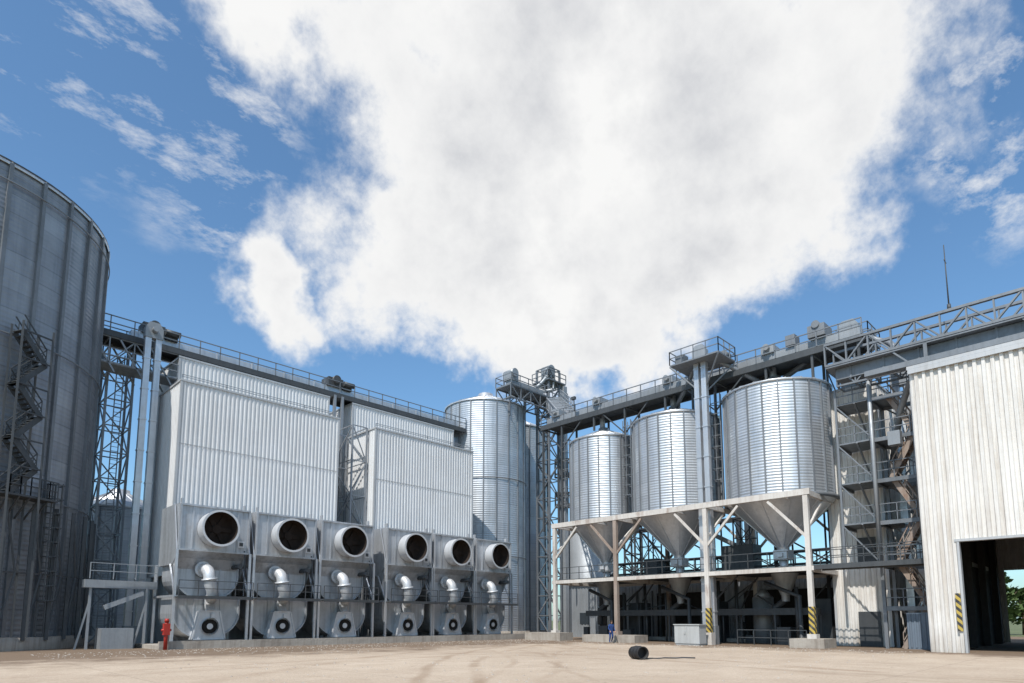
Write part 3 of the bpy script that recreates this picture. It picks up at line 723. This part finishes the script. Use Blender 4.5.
# ------------------------------------------------------------------ truss bridge to warehouse + mast
e=empty("truss_conveyor_bridge"); g=G()
g.truss((45.2,14.5,19.2),(45.2,-18,19.2),0.1,1.5,1.35,.16,.09); g.truss((47.0,14.5,19.2),(47.0,-18,19.2),.1,1.5,1.35,.16,.09)
g.box(45.1,-18,19.0,47.1,14.5,19.1)
for y in (8.6,2,-5,-12): g.beam((45.2,y,16.8),(45.2,y,19.1),.2); g.beam((47,y,16.8),(47,y,19.1),.2); g.beam((45.2,y,17.0),(45.2,y+1.8,19),.1)
g.obj("frame",RIB,e)
g=G(); g.box(45.6,-18,18.2,46.6,14,18.95)
for y in range(-17,14,2): g.box(45.55,y,18.15,46.65,y+.12,19.0)
g.box(44.7,-18,17.65,45.3,12,18.0)
g.obj("conveyor_trough",RIB,e)
e=empty("antenna_mast",(45.2,7.2,20.7)); g=G(); g.cyl((0,0,0),(0,0,4.3),.045,.025,8); g.beam((-.3,0,3.2),(.3,0,3.2),.04); g.cyl((0,0,0),(0,0,.4),.12,.1,8); g.obj("mast",DARK,e)

# ------------------------------------------------------------------ warehouse
e=empty("warehouse_building"); gw=G(); gt=G(); gi=G()
WX0,WX1,WY0,WY1,WZ=43.0,66.0,-22.0,9.05,16.75
dY1,dY0,dZ=7.45,.8,6.2
gw.corr((WX0,WY1),(WX0,dY1),0,WZ,.42,.12); gw.corr((WX0,dY1),(WX0,dY0),dZ,WZ,.42,.12); gw.corr((WX0,dY0),(WX0,WY0),0,WZ,.42,.12)
gw.corr((WX1,WY1),(WX0,WY1),0,WZ,.42,.08); gw.corr((WX0,WY0),(WX1,WY0),0,WZ,.42,.08)
gw.corr((WX1,WY0),(WX1,1.5),0,WZ,.42,.08); gw.corr((WX1,1.5),(WX1,8.35),5.9,WZ,.42,.08); gw.corr((WX1,8.35),(WX1,WY1),0,WZ,.42,.08)
gw.obj("sheet_walls",WHITE2,e)
gt.box(WX0-.2,WY0-.15,WZ,WX1+.15,WY1+.15,WZ+.2); gt.box(WX0-.24,WY0,WZ-.28,WX0-.13,WY1+.1,WZ-.02)
gt.box(WX0-.14,dY1-.12,0,WX0+.3,dY1,dZ); gt.box(WX0-.14,dY0,0,WX0+.3,dY0+.12,dZ); gt.box(WX0-.16,dY0-.1,dZ,WX0+.3,dY1+.1,dZ+.14)
gt.obj("roof_and_trim",TRIM,e)
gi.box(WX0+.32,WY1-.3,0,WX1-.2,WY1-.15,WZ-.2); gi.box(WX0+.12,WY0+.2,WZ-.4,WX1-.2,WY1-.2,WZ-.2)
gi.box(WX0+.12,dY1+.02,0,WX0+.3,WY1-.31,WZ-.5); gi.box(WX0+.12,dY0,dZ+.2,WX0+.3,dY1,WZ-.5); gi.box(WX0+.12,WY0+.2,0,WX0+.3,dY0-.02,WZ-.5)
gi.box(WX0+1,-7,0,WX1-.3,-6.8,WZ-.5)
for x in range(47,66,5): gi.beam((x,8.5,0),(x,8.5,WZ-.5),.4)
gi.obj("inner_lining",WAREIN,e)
g=G(); g.box(WX0-.20,dY1+.02,1.2,WX0-.15,dY1+.26,3.3); g.obj("hazard_marking",HAZ,e)

# ------------------------------------------------------------------ black barrel lying on the yard
e=empty("black_barrel",(25.4,17.1,.3),math.radians(-25)); g=G()
prof=[(.24,-.4),(.29,-.38),(.30,-.15),(.325,-.13),(.325,-.09),(.30,-.07),(.30,.1),(.325,.12),(.325,.16),(.30,.18),(.29,.4),(.31,.42),(.31,.45),(.26,.45),(.25,.2)]
g.lathe(prof,28); g.lathe([(.01,-.4),(.24,-.4)],28); g.lathe([(.25,.2),(.01,.2)],28)
o=g.obj("shell",RUBBER,e); o.rotation_euler=(math.radians(90),0,0)
e=empty("dark_streak",(26.2,16.4,.03)); g=G(); g.pipe([(-.6,.6,0),(-.2,.3,.01),(.1,.15,.0),(.5,.1,.01),(.9,-.3,0),(1.3,-.4,.01),(1.6,-.9,0)],.03,8); g.obj("streak_tube",DARK,e)  # thin dark tube winding over the ground beside the barrel

# ------------------------------------------------------------------ worker
def skinned(name, verts, edges, radii, mat, parent, sub=2):
    me=bpy.data.meshes.new(name); me.from_pydata(verts,edges,[]); me.materials.append(mat)
    o=bpy.data.objects.new(name,me); sc.collection.objects.link(o); o.parent=parent
    md=o.modifiers.new("skin",'SKIN')
    for i,r in enumerate(radii):
        v=me.skin_vertices[0].data[i]; v.radius=(r,r) if not isinstance(r,tuple) else r
    me.skin_vertices[0].data[0].use_root=True
    s=o.modifiers.new("sub",'SUBSURF'); s.levels=sub; s.render_levels=sub
    return o
try:
    e=empty("worker",(42.3,31.0,0),math.radians(150))
    V=[(0,0,.95),(0,.03,1.15),(0,.08,1.38),(0,.11,1.5),
       (.10,0,.90),(.14,.14,.50),(.15,.02,.12),(.15,.14,.06),
       (-.10,0,.90),(-.13,.03,.50),(-.14,-.22,.14),(-.14,-.12,.06),
       (.19,.08,1.42),(.26,.12,1.15),(.24,.33,.98),
       (-.19,.08,1.42),(-.27,.02,1.15),(-.27,.18,.95)]
    E=[(0,1),(1,2),(2,3),(0,4),(4,5),(5,6),(6,7),(0,8),(8,9),(9,10),(10,11),(2,12),(12,13),(13,14),(2,15),(15,16),(16,17)]
    Rr=[(.15,.11),(.14,.10),(.16,.11),.06,.10,.075,.05,.045,.10,.075,.05,.045,.065,.05,.035,.065,.05,.035]
    skinned("overalls",V,E,Rr,BLUEC,e)
    skinned("neck_and_head",[(0,.11,1.5),(0,.13,1.58),(0,.15,1.67),(0,.15,1.74)],[(0,1),(1,2),(2,3)],[.05,.055,.085,.06],SKIN,e)
    g=G(); g.lathe([(.098,1.68),(.1,1.74),(.07,1.8),(.01,1.815)],16,0,(0,.145)); g.box(-.02,.22,1.64,.02,.25,1.68,1); g.obj("hair_and_nose",[HAIR,SKIN],e)
    for sx,hx,hy,hz in ((1,.24,.33,.98),(-1,-.27,.18,.95)):
        vs=[(hx,hy,hz),(hx,hy+.05,hz-.06)]; es=[(0,1)]; rs=[.028,.035]
        for f in range(4):
            a=len(vs); ox=(f-1.5)*.02; vs+=[(hx+ox,hy+.07,hz-.11),(hx+ox,hy+.07,hz-.15-.01*(f in (1,2)))]; es+=[(1,a),(a,a+1)]; rs+=[.010,.008]
        a=len(vs); vs+=[(hx-sx*.04,hy+.07,hz-.07),(hx-sx*.05,hy+.09,hz-.11)]; es+=[(0,a),(a,a+1)]; rs+=[.011,.009]
        skinned("hand",vs,es,rs,SKIN,e,1)
except Exception as ex:
    print("worker fail",ex)

# ------------------------------------------------------------------ distant trees
g=G(); gt=G()
rnd=random.Random(3)
def tree(x,y,h):
    gt.cyl((x,y,0),(x+.2,y,h*.6),.25,.1,7)
    for k in range(4):
        t=rnd.random()*6.28; gt.cyl((x+.1,y,h*.4),(x+math.cos(t)*h*.25,y+math.sin(t)*h*.25,h*.7),.1,.03,5)
    for c in range(13):
        t=rnd.random()*6.28; rr=rnd.random()**.6*h*.3; cz=h*(.30+.62*rnd.random()); cc=Vector((x+rr*math.cos(t)*(1.25-cz/h),y+rr*math.sin(t)*(1.25-cz/h),cz)); cr=h*(.08+.07*rnd.random())
        for l in range(34):
            d=Vector((rnd.gauss(0,1),rnd.gauss(0,1),rnd.gauss(0,.8))).normalized()*cr*(.6+.5*rnd.random()); p=cc+d
            u=Vector((rnd.uniform(-1,1),rnd.uniform(-1,1),rnd.uniform(-1,1))).normalized(); w=u.cross(Vector((.3,.5,.8))).normalized(); s=h*.028*(.6+rnd.random())
            g.quad(p-u*s-w*s,p+u*s-w*s,p+u*s+w*s,p-u*s+w*s)
for k in range(26): tree(102+rnd.uniform(-5,5),-25+k*3.2+rnd.uniform(-1.5,1.5),rnd.uniform(5.5,8))
for k in range(22): tree(-30+k*6+rnd.uniform(-2,2),128+rnd.uniform(-6,6),rnd.uniform(9,14))
e=empty("distant_tree_line"); g.obj("foliage",LEAF,e); gt.obj("trunks",BARK,e)

# ------------------------------------------------------------------ light & sky
SUN_EL=54; tosun=Vector((-.84,-.30,0)).normalized()
rot=math.atan2(tosun.x,tosun.y)
sd=tosun*math.cos(math.radians(SUN_EL))+Vector((0,0,math.sin(math.radians(SUN_EL))))
L=bpy.data.lights.new("sun",'SUN'); L.energy=5.0; L.angle=math.radians(.5); L.color=(1,.955,.89)
lo=bpy.data.objects.new("sun",L); sc.collection.objects.link(lo); lo.rotation_euler=sd.to_track_quat('Z','Y').to_euler()
W=bpy.data.worlds.new("World"); sc.world=W; W.use_nodes=True; nt=W.node_tree
W.cycles.sampling_method='MANUAL'; W.cycles.sample_map_resolution=256
bg=nt.nodes['Background']; bg.inputs['Strength'].default_value=.1
sky=N(nt,'ShaderNodeTexSky'); sky.sky_type='NISHITA'; sky.sun_disc=False; sky.sun_elevation=math.radians(SUN_EL); sky.sun_rotation=rot
sky.air_density=1.0; sky.dust_density=1.2; sky.ozone_density=1.8
tc=N(nt,'ShaderNodeTexCoord').outputs['Generated']
sp=N(nt,'ShaderNodeSeparateXYZ'); nt.links.new(tc,sp.inputs[0])
rr=math_n(nt,'MULTIPLY',math_n(nt,'SUBTRACT',sp.outputs[0],sp.outputs[1]),.7071)
dd=math_n(nt,'MULTIPLY',math_n(nt,'ADD',sp.outputs[0],sp.outputs[1]),.7071)
az=math_n(nt,'MULTIPLY',math_n(nt,'ARCTAN2',rr,dd),57.2958)
el=math_n(nt,'MULTIPLY',math_n(nt,'ARCSINE',sp.outputs[2]),57.2958)
wn=N(nt,'ShaderNodeTexNoise'); nt.links.new(tc,wn.inputs['Vector']); wn.inputs['Scale'].default_value=6; wn.inputs['Detail'].default_value=5; wn.inputs['Roughness'].default_value=.6
ws=N(nt,'ShaderNodeSeparateColor'); nt.links.new(wn.outputs['Color'],ws.inputs[0])
azd=math_n(nt,'ADD',az,math_n(nt,'MULTIPLY',math_n(nt,'SUBTRACT',ws.outputs[0],.5),14))
eld=math_n(nt,'ADD',el,math_n(nt,'MULTIPLY',math_n(nt,'SUBTRACT',ws.outputs[1],.5),11))
def blobs(lst, k):
    tot=None
    for a,e_,ra,re,w in lst:
        u=math_n(nt,'DIVIDE',math_n(nt,'SUBTRACT',azd,a),ra); v=math_n(nt,'DIVIDE',math_n(nt,'SUBTRACT',eld,e_),re)
        f=math_n(nt,'SUBTRACT',w,math_n(nt,'SQRT',math_n(nt,'ADD',math_n(nt,'MULTIPLY',u,u),math_n(nt,'MULTIPLY',v,v))))
        if tot is None: tot=f
        else:
            n=nt.nodes.new('ShaderNodeMath'); n.operation='SMOOTH_MAX'; nt.links.new(tot,n.inputs[0]); nt.links.new(f,n.inputs[1]); n.inputs[2].default_value=k; tot=n.outputs[0]
    return tot
tot=blobs(((8,49,36,13,1),(11,39,31,11,1),(0,32,20,9,1),(18,32.5,15,9,1),(5,26,13,6,1),
           (-21.5,27.3,6.5,7,.62),(-23,45,13,9,.6),(75,35,22,12,.8),(-80,30,20,9,.8),(-120,45,25,12,.8),(130,40,30,12,.8)),.06)
fb=noise(nt,tc,8,10,.64)
dens=math_n(nt,'ADD',tot,math_n(nt,'MULTIPLY',math_n(nt,'SUBTRACT',fb,.5),1.15))
n=nt.nodes.new('ShaderNodeMapRange'); n.interpolation_type='SMOOTHSTEP'; nt.links.new(dens,n.inputs[0]); n.inputs[1].default_value=-.10; n.inputs[2].default_value=.30
mask=n.outputs[0]
# thin cirrus-like wisps
wis=blobs(((-31,40,13,11,1),(-40,38,12,8,1),(-25,33,7,6,.9),(42,33,8,9,1.1),(36,40,6,6,.8)),.2)
rn=N(nt,'ShaderNodeMapping'); rn.inputs['Rotation'].default_value=(.3,.5,.4); rn.inputs['Scale'].default_value=(5,9,14); nt.links.new(tc,rn.inputs[0])
wv=noise(nt,rn.outputs[0],1.6,9,.66)
wisp=math_n(nt,'MULTIPLY',mapr(nt,wv,.50,.74),mapr(nt,wis,.0,.45),clamp=True)
mask=math_n(nt,'MAXIMUM',mask,math_n(nt,'MULTIPLY',wisp,.95))
off=N(nt,'ShaderNodeVectorMath',operation='ADD'); nt.links.new(tc,off.inputs[0]); off.inputs[1].default_value=(5.3,2.1,7.7)
shade=math_n(nt,'MULTIPLY',mapr(nt,noise(nt,off.outputs[0],4.2,7,.6),.40,.66),mapr(nt,dens,.15,.75))
cc=mixc(nt,shade,(9.4,9.4,9.35),(6.0,6.15,6.5))
tint=mixc(nt,1.0,sky.outputs[0],(1.25,1.66,1.82),'MULTIPLY')
nt.links.new(mixc(nt,mask,tint,cc),bg.inputs['Color'])

# ------------------------------------------------------------------ camera
cam=bpy.data.cameras.new("camera"); co=bpy.data.objects.new("camera",cam); sc.collection.objects.link(co)
co.location=(0,0,1.8); co.rotation_euler=(math.radians(97),0,math.radians(-45))
cam.sensor_width=36; cam.lens=22.36; cam.shift_y=.196; cam.clip_end=6000; cam.clip_start=.1
sc.camera=co
sc.view_settings.view_transform='Standard'; sc.view_settings.look='None'; sc.view_settings.exposure=0
